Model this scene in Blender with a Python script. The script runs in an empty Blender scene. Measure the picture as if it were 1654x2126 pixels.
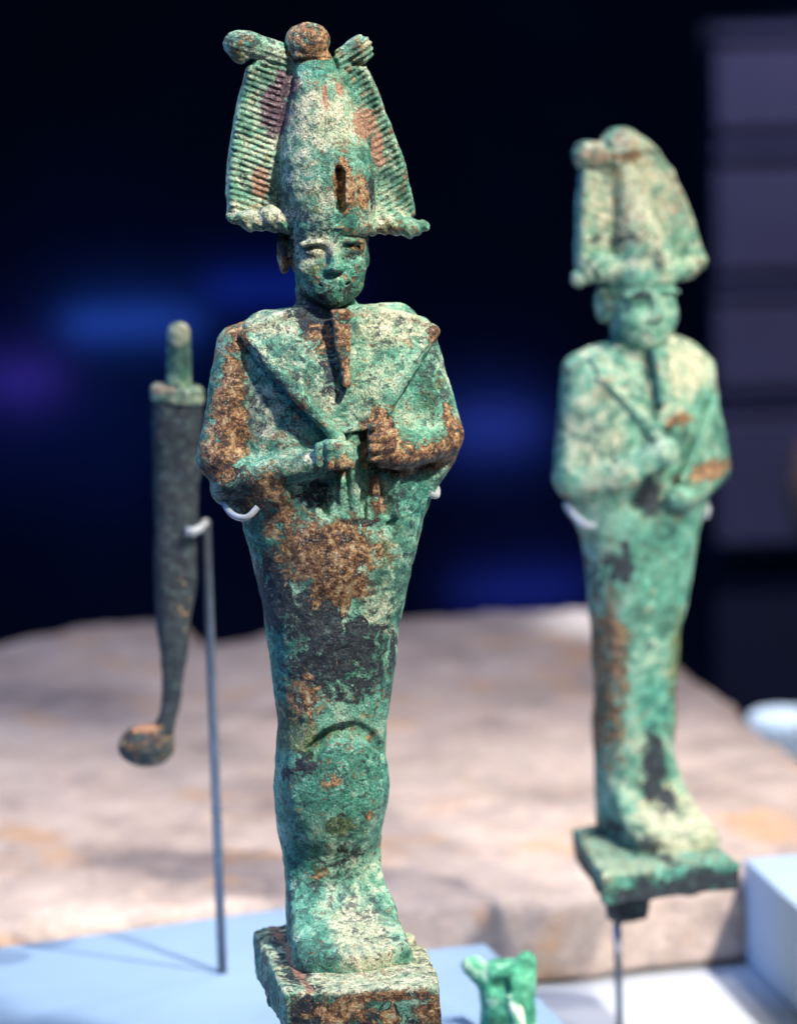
import bpy, math, random
import numpy as np
from mathutils import Matrix, Vector, Euler

random.seed(4)
R = math.radians
scene = bpy.context.scene
COL = scene.collection

# ------------------------------------------------------------------ camera
CAM = Vector((0, 0, 0.285))
FPX, CXP, CYP = 7687.0, 827.0, 1063.0
MC = Matrix.Rotation(R(81.0), 3, 'X') @ Matrix.Rotation(R(-2.0), 3, 'Z')
cam_d = bpy.data.cameras.new('camera')
cam = bpy.data.objects.new('camera', cam_d)
COL.objects.link(cam)
cam.matrix_world = Matrix.Translation(CAM) @ MC.to_4x4()
cam_d.sensor_fit = 'VERTICAL'
cam_d.sensor_height = 24
cam_d.lens = FPX / 2126 * 24
cam_d.clip_start = 0.02
cam_d.clip_end = 60
cam_d.dof.use_dof = True
cam_d.dof.focus_distance = 0.738
cam_d.dof.aperture_fstop = 10.5
cam_d.dof.aperture_blades = 0
scene.camera = cam

# ------------------------------------------------------------------ world, lamps, exposure
w = bpy.data.worlds.new('World')
scene.world = w
w.use_nodes = True
bg = w.node_tree.nodes['Background']
bg.inputs[0].default_value = (0.10, 0.18, 0.55, 1)
bg.inputs[1].default_value = 0.012
scene.view_settings.view_transform = 'Standard'
scene.view_settings.look = 'None'
scene.view_settings.exposure = 0
scene.view_settings.gamma = 1
scene.cycles.use_denoising = True
scene.cycles.max_bounces = 6


def lamp(name, kind, loc, target, energy, color, size=0.05, spot=None, blend=0.5, size_y=None):
    d = bpy.data.lights.new(name, kind)
    o = bpy.data.objects.new(name, d)
    COL.objects.link(o)
    o.location = loc
    v = Vector(target) - Vector(loc)
    o.rotation_euler = v.to_track_quat('-Z', 'Y').to_euler()
    d.energy = energy
    d.color = color
    if kind == 'AREA':
        d.size = size
        if size_y:
            d.shape = 'RECTANGLE'
            d.size_y = size_y
    else:
        d.shadow_soft_size = size
    if spot:
        d.spot_size = R(spot)
        d.spot_blend = blend
    return o


# ceiling spots of the showcase (key from the right and in front, two rims from behind) plus two added fills and the blue room light
lamp('case_and_fill_spot', 'SPOT', (0.40, 0.34, 0.95), (-0.012, 0.75, 0.155), 84, (1.0, 0.94, 0.84), 0.026, 17, 0.8)
lamp('case_and_fill_spot', 'SPOT', (0.55, 0.56, 0.95), (0.10, 0.92, 0.10), 62, (1.0, 0.95, 0.87), 0.018, 26, 0.7)
lamp('case_and_fill_spot', 'SPOT', (0.02, 0.05, 0.80), (-0.01, 0.76, 0.13), 3.8, (0.97, 0.98, 1.0), 0.03, 24, 0.7)  # unseen fill added from the front to brighten the lower legs
lamp('case_and_fill_spot', 'SPOT', (-0.45, 1.10, 0.75), (-0.02, 0.76, 0.18), 12, (0.80, 0.95, 1.0), 0.02, 14, 0.6)
lamp('case_and_fill_spot', 'SPOT', (0.45, 1.30, 0.85), (0.07, 0.88, 0.14), 12, (0.95, 0.95, 1.0), 0.03, 26, 0.6)
lamp('case_and_fill_spot', 'SPOT', (0.26, 1.42, 1.0), (-0.02, 1.16, 0.02), 21, (1.0, 0.88, 0.80), 0.05, 40, 0.9)
lamp('case_and_fill_spot', 'SPOT', (0.50, 0.14, 0.66), (0.04, 1.02, 0.02), 46, (1.0, 0.92, 0.84), 0.04, 20, 0.9)  # unseen lamp added to brighten the slab's front face
lamp('blue_room_lamp', 'AREA', (-0.9, 0.6, 1.1), (0, 0.9, 0.0), 13.0, (0.10, 0.36, 1.0), 0.8)


# ------------------------------------------------------------------ geometry helpers
def ray(px, py):
    return (MC @ Vector(((px - CXP) / FPX, -(py - CYP) / FPX, -1.0))).normalized()


def at_y(px, py, Y):
    d = ray(px, py)
    return CAM + d * ((Y - CAM.y) / d.y)


def at_z(px, py, Z):
    d = ray(px, py)
    return CAM + d * ((Z - CAM.z) / d.z)


def tag(o, label=None, cat=None, group=None, kind=None):
    if label: o['label'] = label
    if cat: o['category'] = cat
    if group: o['group'] = group
    if kind: o['kind'] = kind
    return o


def empty(name, loc, rz=0.0):
    o = bpy.data.objects.new(name, None)
    COL.objects.link(o)
    o.location = loc
    o.rotation_euler = (0, 0, rz)
    o.empty_display_size = 0.01
    return o


def link(name, me, mat, parent=None):
    o = bpy.data.objects.new(name, me)
    COL.objects.link(o)
    if mat: me.materials.append(mat)
    if parent: o.parent = parent
    return o


def raw_mesh(name, V, Q, smooth=True):
    me = bpy.data.meshes.new(name)
    n, m = len(V), len(Q)
    k = Q.shape[1]
    me.vertices.add(n)
    me.vertices.foreach_set('co', np.ascontiguousarray(V, dtype=np.float32).ravel())
    me.loops.add(m * k)
    me.loops.foreach_set('vertex_index', np.ascontiguousarray(Q, dtype=np.int32).ravel())
    me.polygons.add(m)
    me.polygons.foreach_set('loop_start', np.arange(0, m * k, k, dtype=np.int32))
    me.polygons.foreach_set('loop_total', np.full(m, k, dtype=np.int32))
    me.polygons.foreach_set('use_smooth', np.full(m, smooth, dtype=bool))
    me.update(calc_edges=True)
    return me


def nets(F, o, h):
    """naive surface nets: sampled distance field -> vertices and quads"""
    S = F < 0
    nx, ny, nz = F.shape
    c = np.zeros((nx - 1, ny - 1, nz - 1), np.int8)
    for a in (0, 1):
        for b in (0, 1):
            for d in (0, 1):
                c += S[a:nx - 1 + a, b:ny - 1 + b, d:nz - 1 + d]
    act = (c > 0) & (c < 8)
    I = np.argwhere(act)
    ids = np.full(act.shape, -1, np.int32)
    ids[act] = np.arange(len(I))
    acc = np.zeros((len(I), 3)); cnt = np.zeros(len(I))
    cr = [(0, 0, 0), (1, 0, 0), (0, 1, 0), (1, 1, 0), (0, 0, 1), (1, 0, 1), (0, 1, 1), (1, 1, 1)]
    vals = [F[I[:, 0] + q[0], I[:, 1] + q[1], I[:, 2] + q[2]] for q in cr]
    for i in range(8):
        for j in range(i + 1, 8):
            p, q = np.array(cr[i]), np.array(cr[j])
            if np.abs(p - q).sum() != 1: continue
            va, vb = vals[i], vals[j]
            m = (va < 0) != (vb < 0)
            t = va[m] / (va[m] - vb[m])
            acc[m] += p + t[:, None] * (q - p)
            cnt[m] += 1
    V = (I + acc / cnt[:, None]) * h + np.array(o)
    Q = []
    for ax in range(3):
        u, v = [(1, 2), (2, 0), (0, 1)][ax]
        sl0 = [slice(None)] * 3; sl1 = [slice(None)] * 3
        sl0[ax] = slice(0, -1); sl1[ax] = slice(1, None)
        A, B = S[tuple(sl0)], S[tuple(sl1)]
        E = np.argwhere(A != B)
        ok = (E[:, u] > 0) & (E[:, v] > 0) & (E[:, u] < F.shape[u] - 1) & (E[:, v] < F.shape[v] - 1)
        E = E[ok]
        ins = A[E[:, 0], E[:, 1], E[:, 2]]

        def cell(du, dv):
            K = E.copy(); K[:, u] += du; K[:, v] += dv
            return ids[K[:, 0], K[:, 1], K[:, 2]]
        q = np.stack([cell(-1, -1), cell(0, -1), cell(0, 0), cell(-1, 0)], 1)
        q[~ins] = q[~ins][:, ::-1]
        Q.append(q)
    return V, np.concatenate(Q)


def noise_axes(xs, ys, zs, size, seed):
    """smooth value noise (-1..1) on the regular grid xs, ys, zs"""
    rng = np.random.default_rng(seed)
    ax = []
    for c in (xs, ys, zs):
        t = (c - c[0]) / size
        i = np.floor(t).astype(int); f = t - i
        ax.append((i, (f * f * (3 - 2 * f)).astype(np.float32), i.max() + 2))
    L = rng.uniform(-1, 1, (ax[0][2], ax[1][2], ax[2][2])).astype(np.float32)
    i, f, _ = ax[0]; L = L[i] * (1 - f)[:, None, None] + L[i + 1] * f[:, None, None]
    i, f, _ = ax[1]; L = L[:, i] * (1 - f)[None, :, None] + L[:, i + 1] * f[None, :, None]
    i, f, _ = ax[2]; L = L[:, :, i] * (1 - f) + L[:, :, i + 1] * f
    return L


def smin(a, b, k):
    h = np.clip(0.5 + 0.5 * (b - a) / k, 0, 1)
    return b + (a - b) * h - k * h * (1 - h)


def smax(a, b, k): return -smin(-a, -b, k)


def ell(x, y, z, c, r):
    px, py, pz = (x - c[0]), (y - c[1]), (z - c[2])
    k0 = np.sqrt((px / r[0]) ** 2 + (py / r[1]) ** 2 + (pz / r[2]) ** 2)
    k1 = np.sqrt((px / r[0] ** 2) ** 2 + (py / r[1] ** 2) ** 2 + (pz / r[2] ** 2) ** 2) + 1e-6
    return k0 * (k0 - 1) / k1


def cap(x, y, z, a, b, ra, rb):
    a = np.array(a, float); b = np.array(b, float); d = b - a
    t = np.clip(((x - a[0]) * d[0] + (y - a[1]) * d[1] + (z - a[2]) * d[2]) / (d @ d), 0, 1)
    return np.sqrt((x - a[0] - t * d[0]) ** 2 + (y - a[1] - t * d[1]) ** 2 + (z - a[2] - t * d[2]) ** 2) - (ra + (rb - ra) * t)


def loft(x, y, z, zs, cx, a, b, cy, n):
    o = np.argsort(zs); zs = np.array(zs, float)[o]
    it = lambda v: np.interp(z, zs, np.array(v, float)[o])
    A, B = it(a), it(b)
    X, Y = np.abs(x - it(cx)) + 1e-4, np.abs(y - it(cy)) + 1e-4
    ka, kb = X / A, Y / B
    k = (ka ** n + kb ** n) ** (1 / n)
    g = k ** (1 - n) * np.sqrt((ka ** (n - 1) / A) ** 2 + (kb ** (n - 1) / B) ** 2)
    return (k - 1) / g


def poly2(x, z, P):
    """signed distance to a polygon in the x-z plane"""
    P = np.array(P, float)
    d = None; s = None
    for i in range(len(P)):
        a, b = P[i], P[i - 1]
        e = b - a
        wx, wz = x - a[0], z - a[1]
        t = np.clip((wx * e[0] + wz * e[1]) / (e @ e), 0, 1)
        q = (wx - e[0] * t) ** 2 + (wz - e[1] * t) ** 2
        d = q if d is None else np.minimum(d, q)
        c1 = z >= a[1]; c2 = z < b[1]; c3 = e[0] * wz > e[1] * wx
        fl = (c1 & c2 & c3) | (~c1 & ~c2 & ~c3)
        s = fl if s is None else s ^ fl
    return np.where(s, -1, 1) * np.sqrt(d)


def grid(lo, hi, h):
    xs, ys, zs = [np.arange(l, u + h, h, dtype=np.float32) for l, u in zip(lo, hi)]
    return xs, ys, zs, xs[:, None, None], ys[None, :, None], zs[None, None, :]


def rough(F, xs, ys, zs, amps, seed):
    for i, (s, a) in enumerate(amps):
        F = F + a * noise_axes(xs, ys, zs, s, seed * 31 + i)
    return F.astype(np.float32)


# ------------------------------------------------------------------ material helpers
def node_mat(name):
    m = bpy.data.materials.new(name)
    m.use_nodes = True
    nt = m.node_tree
    return m, nt, nt.nodes['Principled BSDF']


class NT:
    def __init__(s, nt): s.nt = nt

    def n(s, t, **kw):
        nd = s.nt.nodes.new(t)
        for k, v in kw.items(): setattr(nd, k, v)
        return nd

    def put(s, sock, v):
        if isinstance(v, bpy.types.NodeSocket): s.nt.links.new(v, sock)
        elif v is not None: sock.default_value = v

    def noise(s, co, scale, detail=4, rough=0.6, dist=0.0):
        nd = s.n('ShaderNodeTexNoise')
        s.put(nd.inputs['Vector'], co)
        nd.inputs['Scale'].default_value = scale; nd.inputs['Detail'].default_value = detail
        nd.inputs['Roughness'].default_value = rough; nd.inputs['Distortion'].default_value = dist
        return nd.outputs[0]

    def math(s, op, a, b=None, c=None, clamp=False):
        nd = s.n('ShaderNodeMath', operation=op, use_clamp=clamp)
        for i, v in enumerate((a, b, c)):
            if v is not None: s.put(nd.inputs[i], v)
        return nd.outputs[0]

    def ramp(s, f, stops, interp='LINEAR'):
        nd = s.n('ShaderNodeValToRGB')
        s.put(nd.inputs[0], f)
        cr = nd.color_ramp; cr.interpolation = interp
        while len(cr.elements) > 1: cr.elements.remove(cr.elements[-1])
        for i, (p, c) in enumerate(stops):
            e = cr.elements[0] if i == 0 else cr.elements.new(p)
            e.position = p; e.color = (*c, 1) if len(c) == 3 else c
        return nd.outputs[0]

    def mix(s, f, a, b, blend='MIX'):
        nd = s.n('ShaderNodeMix', data_type='RGBA', blend_type=blend)
        s.put(nd.inputs[0], f)
        s.put(nd.inputs[6], a if isinstance(a, bpy.types.NodeSocket) else (*a, 1))
        s.put(nd.inputs[7], b if isinstance(b, bpy.types.NodeSocket) else (*b, 1))
        return nd.outputs[2]

    def sm(s, v, lo, hi):
        nd = s.n('ShaderNodeMapRange', interpolation_type='SMOOTHSTEP')
        s.put(nd.inputs[0], v); nd.inputs[1].default_value = lo; nd.inputs[2].default_value = hi
        return nd.outputs[0]

    def bump(s, h, strength, dist):
        nd = s.n('ShaderNodeBump')
        nd.inputs['Strength'].default_value = strength; nd.inputs['Distance'].default_value = dist
        s.put(nd.inputs['Height'], h)
        return nd.outputs[0]


def plain(name, col, rough_=0.5, metal=0.0, var=0.08, scale=60, emit=None, es=0.0):
    m, nt, bs = node_mat(name)
    t = NT(nt)
    co = t.n('ShaderNodeTexCoord').outputs['Object']
    nz = t.noise(co, scale, 5, 0.6)
    lo = tuple(max(0, c * (1 - var * 2)) for c in col); hi = tuple(min(1, c * (1 + var)) for c in col)
    t.put(bs.inputs['Base Color'], t.ramp(nz, [(0.3, lo), (0.7, hi)]))
    bs.inputs['Roughness'].default_value = rough_
    bs.inputs['Metallic'].default_value = metal
    t.put(bs.inputs['Normal'], t.bump(nz, 0.15, 0.001))
    if emit:
        bs.inputs['Emission Color'].default_value = (*emit, 1)
        bs.inputs['Emission Strength'].default_value = es
    return m


MASKS = ('rust', 'dark', 'pale', 'jade', 'wine', 'coral', 'moss')


def patina(name, seed, gain=1.0, pale_bias=0.0, grain=1.0, mott=0.0):
    """corroded copper alloy: cloudy greens with blotches whose places come from the mesh's own mask attributes"""
    m, nt, bs = node_mat(name)
    t = NT(nt)
    tc = t.n('ShaderNodeTexCoord').outputs['Object']
    mp = t.n('ShaderNodeMapping'); t.put(mp.inputs['Vector'], tc); mp.inputs['Location'].default_value = (seed * 0.37, seed * 0.11, seed * 0.53)
    co = mp.outputs[0]
    big = t.noise(co, 95, 6, 0.62, 0.4)
    mid = t.noise(co, 330, 6, 0.68, 0.6)
    fine = t.noise(co, 1250, 3, 0.75)
    tiny = t.noise(co, 2600, 2, 0.8)
    cells = t.n('ShaderNodeTexVoronoi'); t.put(cells.inputs['Vector'], co); cells.inputs['Scale'].default_value = 900
    v = t.math('ADD', t.math('MULTIPLY', big, 0.55), t.math('MULTIPLY', mid, 0.45))
    v = t.math('MULTIPLY_ADD', v, 1.35, -0.18 + pale_bias)
    col = t.ramp(v, [(0.30, (0.014, 0.062, 0.048)), (0.40, (0.040, 0.165, 0.115)), (0.48, (0.095, 0.315, 0.215)),
                     (0.55, (0.220, 0.450, 0.320)), (0.62, (0.400, 0.560, 0.400)), (0.72, (0.560, 0.580, 0.400))])
    at = {}
    for k in MASKS:
        a = t.n('ShaderNodeAttribute', attribute_name=k)
        at[k] = a.outputs['Fac']

    def blot(k, nz, amp, lo, hi):
        return t.sm(t.math('ADD', at[k], t.math('MULTIPLY', t.math('SUBTRACT', nz, 0.5), amp)), lo, hi)
    n2 = t.noise(co, 300, 9, 0.76, 0.9)
    n4 = t.noise(co, 700, 5, 0.8, 0.4)
    palec = t.ramp(t.math('ADD', t.math('MULTIPLY', mid, 0.6), t.math('MULTIPLY', fine, 0.4)),
                   [(0.36, (0.16, 0.25, 0.16)), (0.44, (0.31, 0.38, 0.25)), (0.52, (0.50, 0.52, 0.35)), (0.60, (0.66, 0.63, 0.46)), (0.70, (0.78, 0.74, 0.60))])
    jadec = t.ramp(mid, [(0.33, (0.008, 0.075, 0.060)), (0.46, (0.028, 0.215, 0.150)), (0.56, (0.09, 0.36, 0.26)), (0.68, (0.26, 0.52, 0.40))])
    rustc = t.ramp(t.math('ADD', t.math('MULTIPLY', n2, 0.45), t.math('MULTIPLY', n4, 0.55)),
                   [(0.42, (0.018, 0.008, 0.008)), (0.47, (0.075, 0.030, 0.015)), (0.505, (0.22, 0.095, 0.035)), (0.54, (0.40, 0.22, 0.09)), (0.59, (0.50, 0.40, 0.23)), (0.64, (0.24, 0.33, 0.22))])
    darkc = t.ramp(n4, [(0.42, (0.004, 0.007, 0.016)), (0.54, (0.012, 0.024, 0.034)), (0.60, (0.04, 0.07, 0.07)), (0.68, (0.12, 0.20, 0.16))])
    winec = t.ramp(n4, [(0.42, (0.040, 0.016, 0.030)), (0.52, (0.11, 0.055, 0.080)), (0.60, (0.24, 0.17, 0.18)), (0.68, (0.45, 0.42, 0.38))])
    coralc = t.ramp(fine, [(0.35, (0.22, 0.09, 0.05)), (0.65, (0.50, 0.26, 0.17))])
    mossc = t.ramp(n4, [(0.38, (0.022, 0.050, 0.008)), (0.5, (0.085, 0.125, 0.030)), (0.64, (0.26, 0.29, 0.12))])
    col = t.mix(blot('pale', mid, 1.5, 0.30, 0.80), col, palec)
    col = t.mix(blot('jade', mid, 1.6, 0.30, 0.75), col, jadec)
    col = t.mix(t.math('MULTIPLY', blot('moss', n2, 2.4, 0.42, 0.66), 0.9), col, mossc)
    # scattered small blotches of the same salts everywhere
    sc = t.noise(co, 520, 8, 0.75, 0.5)
    big2 = t.noise(t.n('ShaderNodeVectorMath', operation='ADD').outputs[0], 1, 1) if False else t.noise(mp.outputs[0], 61, 3, 0.5)
    col = t.mix(t.math('MULTIPLY', t.sm(t.math('ADD', sc, t.math('MULTIPLY', big2, 0.35)), 0.735, 0.79), 0.8), col, rustc)
    col = t.mix(t.math('MULTIPLY', t.sm(t.math('ADD', sc, t.math('MULTIPLY', big2, 0.35)), 0.60 + mott, 0.55 + mott), 0.82), col, darkc)
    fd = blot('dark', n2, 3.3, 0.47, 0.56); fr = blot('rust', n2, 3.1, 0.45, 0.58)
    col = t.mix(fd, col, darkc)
    col = t.mix(fr, col, rustc)
    col = t.mix(blot('wine', n4, 1.9, 0.40, 0.56), col, winec)
    col = t.mix(t.math('MULTIPLY', blot('coral', n4, 1.7, 0.42, 0.62), 0.9), col, coralc)
    # free-standing flecks: pits, rust dots and pale salts
    pit = t.sm(t.math('ADD', t.math('MULTIPLY', tiny, 0.6), t.math('MULTIPLY', n2, 0.4)), 0.44, 0.38)
    col = t.mix(t.math('MULTIPLY', pit, 0.7 * grain), col, (0.012, 0.022, 0.020))
    dim = t.sm(at['dark'], 0.3, 0.6)
    salt = t.sm(t.math('ADD', t.math('MULTIPLY', tiny, 0.65), t.math('MULTIPLY', mid, 0.35)), 0.57, 0.63)
    col = t.mix(t.math('MULTIPLY', salt, t.math('MULTIPLY_ADD', dim, -0.3 * grain, 0.42 * grain)), col, (0.68, 0.70, 0.58))
    spk = t.ramp(tiny, [(0.36, (0.38,) * 3), (0.5, (0.95,) * 3), (0.63, (1.5,) * 3)])
    col = t.mix(0.5 * grain, col, spk, 'MULTIPLY')
    if gain != 1.0: col = t.mix(1.0, col, (gain,) * 3, 'MULTIPLY')
    t.put(bs.inputs['Base Color'], col)
    t.put(bs.inputs['Roughness'], t.ramp(mid, [(0.35, (0.42,) * 3), (0.65, (0.68,) * 3)]))
    bs.inputs['Specular IOR Level'].default_value = 0.55
    h = t.math('ADD', t.math('MULTIPLY', n2, 0.5), t.math('ADD', t.math('MULTIPLY', fine, 0.35), t.math('MULTIPLY', tiny, 0.25)))
    # crusts stand proud, bare dark metal and painted shade lie lower
    h = t.math('ADD', h, t.math('MULTIPLY_ADD', fr, 0.22, t.math('MULTIPLY', fd, -0.20)))
    t.put(bs.inputs['Normal'], t.bump(h, 1.0, 0.0010))
    return m


def paint(me, blobs, conv, base=None):
    """write the blotch masks: (mask, px, py, rx, ry, strength) as soft ellipses fixed on the casting (x-z of its own frame)"""
    n = len(me.vertices)
    co = np.empty(n * 3, np.float32); me.vertices.foreach_get('co', co); co = co.reshape(-1, 3)
    val = {k: np.full(n, (base or {}).get(k, 0.0), np.float32) for k in MASKS}
    for b in blobs:
        k, px, py, rx, ry, s = b[:6]
        cx, cz = conv(px, py)
        ax = abs(conv(px + rx, py)[0] - cx); az = abs(conv(px, py + ry)[1] - cz)
        q = ((co[:, 0] * 1000 - cx) / ax) ** 2 + ((co[:, 2] * 1000 - cz) / az) ** 2
        val[k] = np.maximum(val[k], s * np.minimum(1.0, 1.25 * np.exp(-0.62 * q)))
    for k in MASKS:
        a = me.attributes.new(k, 'FLOAT', 'POINT')
        a.data.foreach_set('value', val[k])


# ------------------------------------------------------------------ the two standing bronzes
def build_statuette(S):
    Y = S['Y']; mmpp = Y * 1000 / FPX
    ax_px, ax_py = S['axis']
    zt = at_y(ax_px, S['foot_py'], Y)
    BT = S['base_t']
    root = empty('bronze_statuette', (at_y(ax_px, ax_py, Y).x, Y, zt.z - BT / 1000), S['yaw'])
    ox, oz = root.location.x, root.location.z
    cyaw = math.cos(S['yaw'])

    def L(px, py):
        p = at_y(px, py, Y)
        return ((p.x - ox) * 1000, (p.z - oz) * 1000)

    def pt(px, py, y=0):
        a = L(px, py); return (a[0], y * mmpp, a[1])

    m = S['mat']
    hb = S['h']

    def finish(name, F, xs, ys, zs, parent, base=None, h=None):
        V, Q = nets(F, (xs[0], ys[0], zs[0]), h or hb)
        me = raw_mesh(name, V / 1000, Q)
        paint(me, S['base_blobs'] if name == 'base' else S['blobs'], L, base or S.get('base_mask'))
        return link(name, me, m, parent)

    # lofted trunk table
    T = S['trunk']
    zs_ = [L((r[1] + r[2]) / 2, r[0])[1] for r in T]
    cx_ = [L((r[1] + r[2]) / 2, r[0])[0] for r in T]
    a_ = [(r[2] - r[1]) / 2 * mmpp for r in T]
    b_ = [r[3] * mmpp for r in T]
    cy_ = [r[4] * mmpp for r in T]
    o = np.argsort(zs_)

    def front(px, py, out=0.0):
        """local point on the trunk's front skin at a photograph place"""
        x, z = L(px, py)
        I = lambda v: np.interp(z, np.array(zs_)[o], np.array(v)[o])
        u = min(abs((x - I(cx_)) / I(a_)), 0.97)
        return (x, I(cy_) - I(b_) * (1 - u ** 2.4) ** (1 / 2.4) - out * mmpp, z)

    # ---- body: trunk, legs, feet, arms and hands in one skin
    lo = (min(L(S['box'][0], 1000)[0], L(S['box'][0], 1800)[0]) - 2, -34, BT - 1.0)
    hi = (max(L(S['box'][1], 1000)[0], L(S['box'][1], 1800)[0]) + 2, 17, L(ax_px, S['neck_top'])[1])
    xs, ys, zs, x, y, z = grid(lo, hi, hb)
    trunk = loft(x, y, z, zs_, cx_, a_, b_, cy_, 2.4)
    ztop = L(*S['shoulder_top'])[1]
    body = smax(trunk, z - ztop - 0 * x, 2.5)
    # feet: a wedge that spreads and drops towards the toes
    fx = S['feet']
    xf = np.interp(ys, [fx['toe'], 0], [fx['cx'][1], fx['cx'][0]])[None, :, None]
    wf = np.interp(ys, [fx['toe'], fx['toe'] * 0.55, 0, 6], [fx['w'][1], fx['w'][1] * 0.97, fx['w'][0], fx['w'][0] * 0.9])[None, :, None]
    hf = np.interp(ys, [fx['toe'], fx['toe'] * 0.8, fx['toe'] * 0.5, fx['toe'] * 0.3, fx['toe'] * 0.15, 4], [3.6, 4.6, 8.2, 12.5, 18, 32])[None, :, None]
    split = 0.35 * np.exp(-((x - xf) / 0.7) ** 2) * np.clip((-y - 8) / 6, 0, 1)
    toes = 0.3 * np.cos((x - xf) * 2 * math.pi / 2.6) * np.clip((fx['toe'] * 0.80 - y) / 3, 0, 1)
    feet = smax(smax(np.abs(x - xf) - wf, z - BT - hf + split + toes, 3.4), (fx['toe'] - y) + 0.075 * (x - xf) ** 2 * 0.35 + 0 * z, 2.0)
    feet = smax(feet, y - 6 + 0 * x, 2)
    body = smin(body, feet, 2.6)
    # neck
    n0, n1, nr = S['neck']
    body = smin(body, cap(x, y, z, pt(*n0), pt(*n1), nr * mmpp, nr * mmpp * 0.97), 1.8)
    for (p, q, ra, rb, ya, yb, k) in S['limbs']:
        body = smin(body, cap(x, y, z, pt(p[0], p[1], ya), pt(q[0], q[1], yb), ra * mmpp, rb * mmpp), k)
    for (p, r, yy, k) in S['lumps']:
        body = smin(body, ell(x, y, z, pt(p[0], p[1], yy), [v * mmpp for v in r]), k)
    for (p, q, r, out) in S['fingers']:
        body = smin(body, cap(x, y, z, front(p[0], p[1], out), front(q[0], q[1], out), r * mmpp, r * mmpp), 0.5)
    for (pts, wd, dp) in S['grooves']:
        for i in range(len(pts) - 1):
            g = cap(x, y, z, front(*pts[i]), front(*pts[i + 1]), wd * mmpp, wd * mmpp)
            body = smax(body, -(g + (wd - dp) * mmpp * 0.5), 0.5)
    body = np.maximum(body, BT - 0.6 - z)
    body = rough(body, xs, ys, zs, ((6, 0.30), (2.2, 0.16), (1.0, 0.12)), S['seed'])
    finish('body', body, xs, ys, zs, root)

    # ---- broad collar: raised cape on the chest, with incised rows
    C = [L(*p) for p in S['collar']]
    hc = hb * 0.75
    lo = (min(p[0] for p in C) - 1, -20, min(p[1] for p in C) - 1); hi = (max(p[0] for p in C) + 1, 2, max(p[1] for p in C) + 1)
    xs, ys, zs, x, y, z = grid(lo, hi, hc)
    tr = smax(loft(x, y, z, zs_, cx_, a_, b_, cy_, 2.4), z - ztop - 0 * x, 2.5)
    p2 = poly2(x[:, :, :], z, C)
    rows = 0.075 * np.cos(p2 * 2 * math.pi / 1.1) * np.clip((-p2 - 1.2) / 1, 0, 1)
    col = smax(tr - S['collar_out'] + rows - 0.5 * np.exp(-((p2 + 0.6) / 0.8) ** 2), p2 + 0 * y, 0.5)
    col = smax(col, y + 1.0 + 0 * x, 0.5)
    col = rough(col, xs, ys, zs, ((3, 0.16), (1.0, 0.10)), S['seed'] + 1)
    finish('collar', col, xs, ys, zs, root, dict(S.get('base_mask') or {}, pale=0.45), hc)

    # ---- crook and flail: shafts lying on the body
    for nm, segs in S['sceptres']:
        P = [[front(*s[0]), front(*s[1]), s[2] * mmpp, s[3] * mmpp] for s in segs]
        al = np.array([q for s in P for q in s[:2]])
        lo = al.min(0) - 3.5; hi = al.max(0) + 3.5
        xs, ys, zs, x, y, z = grid(lo, hi, hc)
        F = None
        for a, b, ra, rb in P:
            c = cap(x, y, z, a, b, ra, rb)
            F = c if F is None else smin(F, c, 0.8)
        F = rough(F, xs, ys, zs, ((2.2, 0.18), (0.9, 0.1)), S['seed'] + 7)
        finish(nm, F, xs, ys, zs, root, None, hc)

    # ---- head
    H = S['head']
    c = L(*H['c']); hx, hz = c; hy = H['y'] * mmpp
    s = H['w'] * mmpp  # half width of the face
    hh = hb * 0.62
    lo = (hx - s * 1.55, hy - s * 1.5, L(*H['chin'])[1] - 1.5); hi = (hx + s * 1.55, hy + s * 1.3, L(*H['top'])[1] + 1)
    xs, ys, zs, x, y, z = grid(lo, hi, hh)
    X, Yh, Z = (x - hx) / s, (y - hy) / s, (z - hz) / s
    e = lambda c_, r_: ell(X, Yh, Z, c_, r_)
    zc = (L(*H['chin'])[1] - hz) / s
    brow_top = e((0, -0.05, 0.80), (1.03, 1.02, 0.62))
    skull = smin(e((0, 0, 0.25), (1.0, 1.02, 1.05)), e((0, -0.24, zc * 0.50), (0.85, 0.80, abs(zc) * 0.52)), 0.32)
    skull = smin(skull, brow_top, 0.15)
    skull = smin(skull, e((0, -0.66, zc + 0.22), (0.30, 0.27, 0.21)), 0.25)          # chin
    for sx in (-1, 1):
        skull = smax(skull, -e((sx * 0.45, -1.03, 0.16), (0.34, 0.16, 0.15)), 0.18)    # socket
        skull = smin(skull, e((sx * 0.44, -0.78, 0.14), (0.25, 0.15, 0.10)), 0.10)     # eyeball
        for k in range(6):
            u = -0.20 + k * 0.14
            skull = smin(skull, e((sx * (0.42 + u * 0.62), -0.92 + 0.16 * abs(u + 0.05), 0.40 - 0.20 * u * u), (0.10, 0.09, 0.055)), 0.07)   # brow
        skull = smin(skull, e((sx * 0.52, -0.62, -0.28), (0.34, 0.28, 0.30)), 0.22)    # cheek
        exx = S.get('ear', 1.10) if sx < 0 else 0.93
        ear = smax(e((sx * exx, 0.12, 0.08), (0.15, 0.34, 0.52)), -e((sx * (exx + 0.16), -0.05, 0.14), (0.10, 0.18, 0.26)), 0.06)
        skull = smin(skull, ear, 0.06)
        skull = smin(skull, e((sx * 0.13, -0.97, -0.28), (0.13, 0.15, 0.11)), 0.08)    # nostril wing
        skull = smin(skull, e((sx * 0.13, -0.93, -0.60), (0.20, 0.11, 0.075)), 0.06)   # upper lip
    skull = smin(skull, cap(X, Yh, Z, (0, -0.94, 0.30), (0, -1.08, -0.22), 0.10, 0.14), 0.14)   # nose
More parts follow.
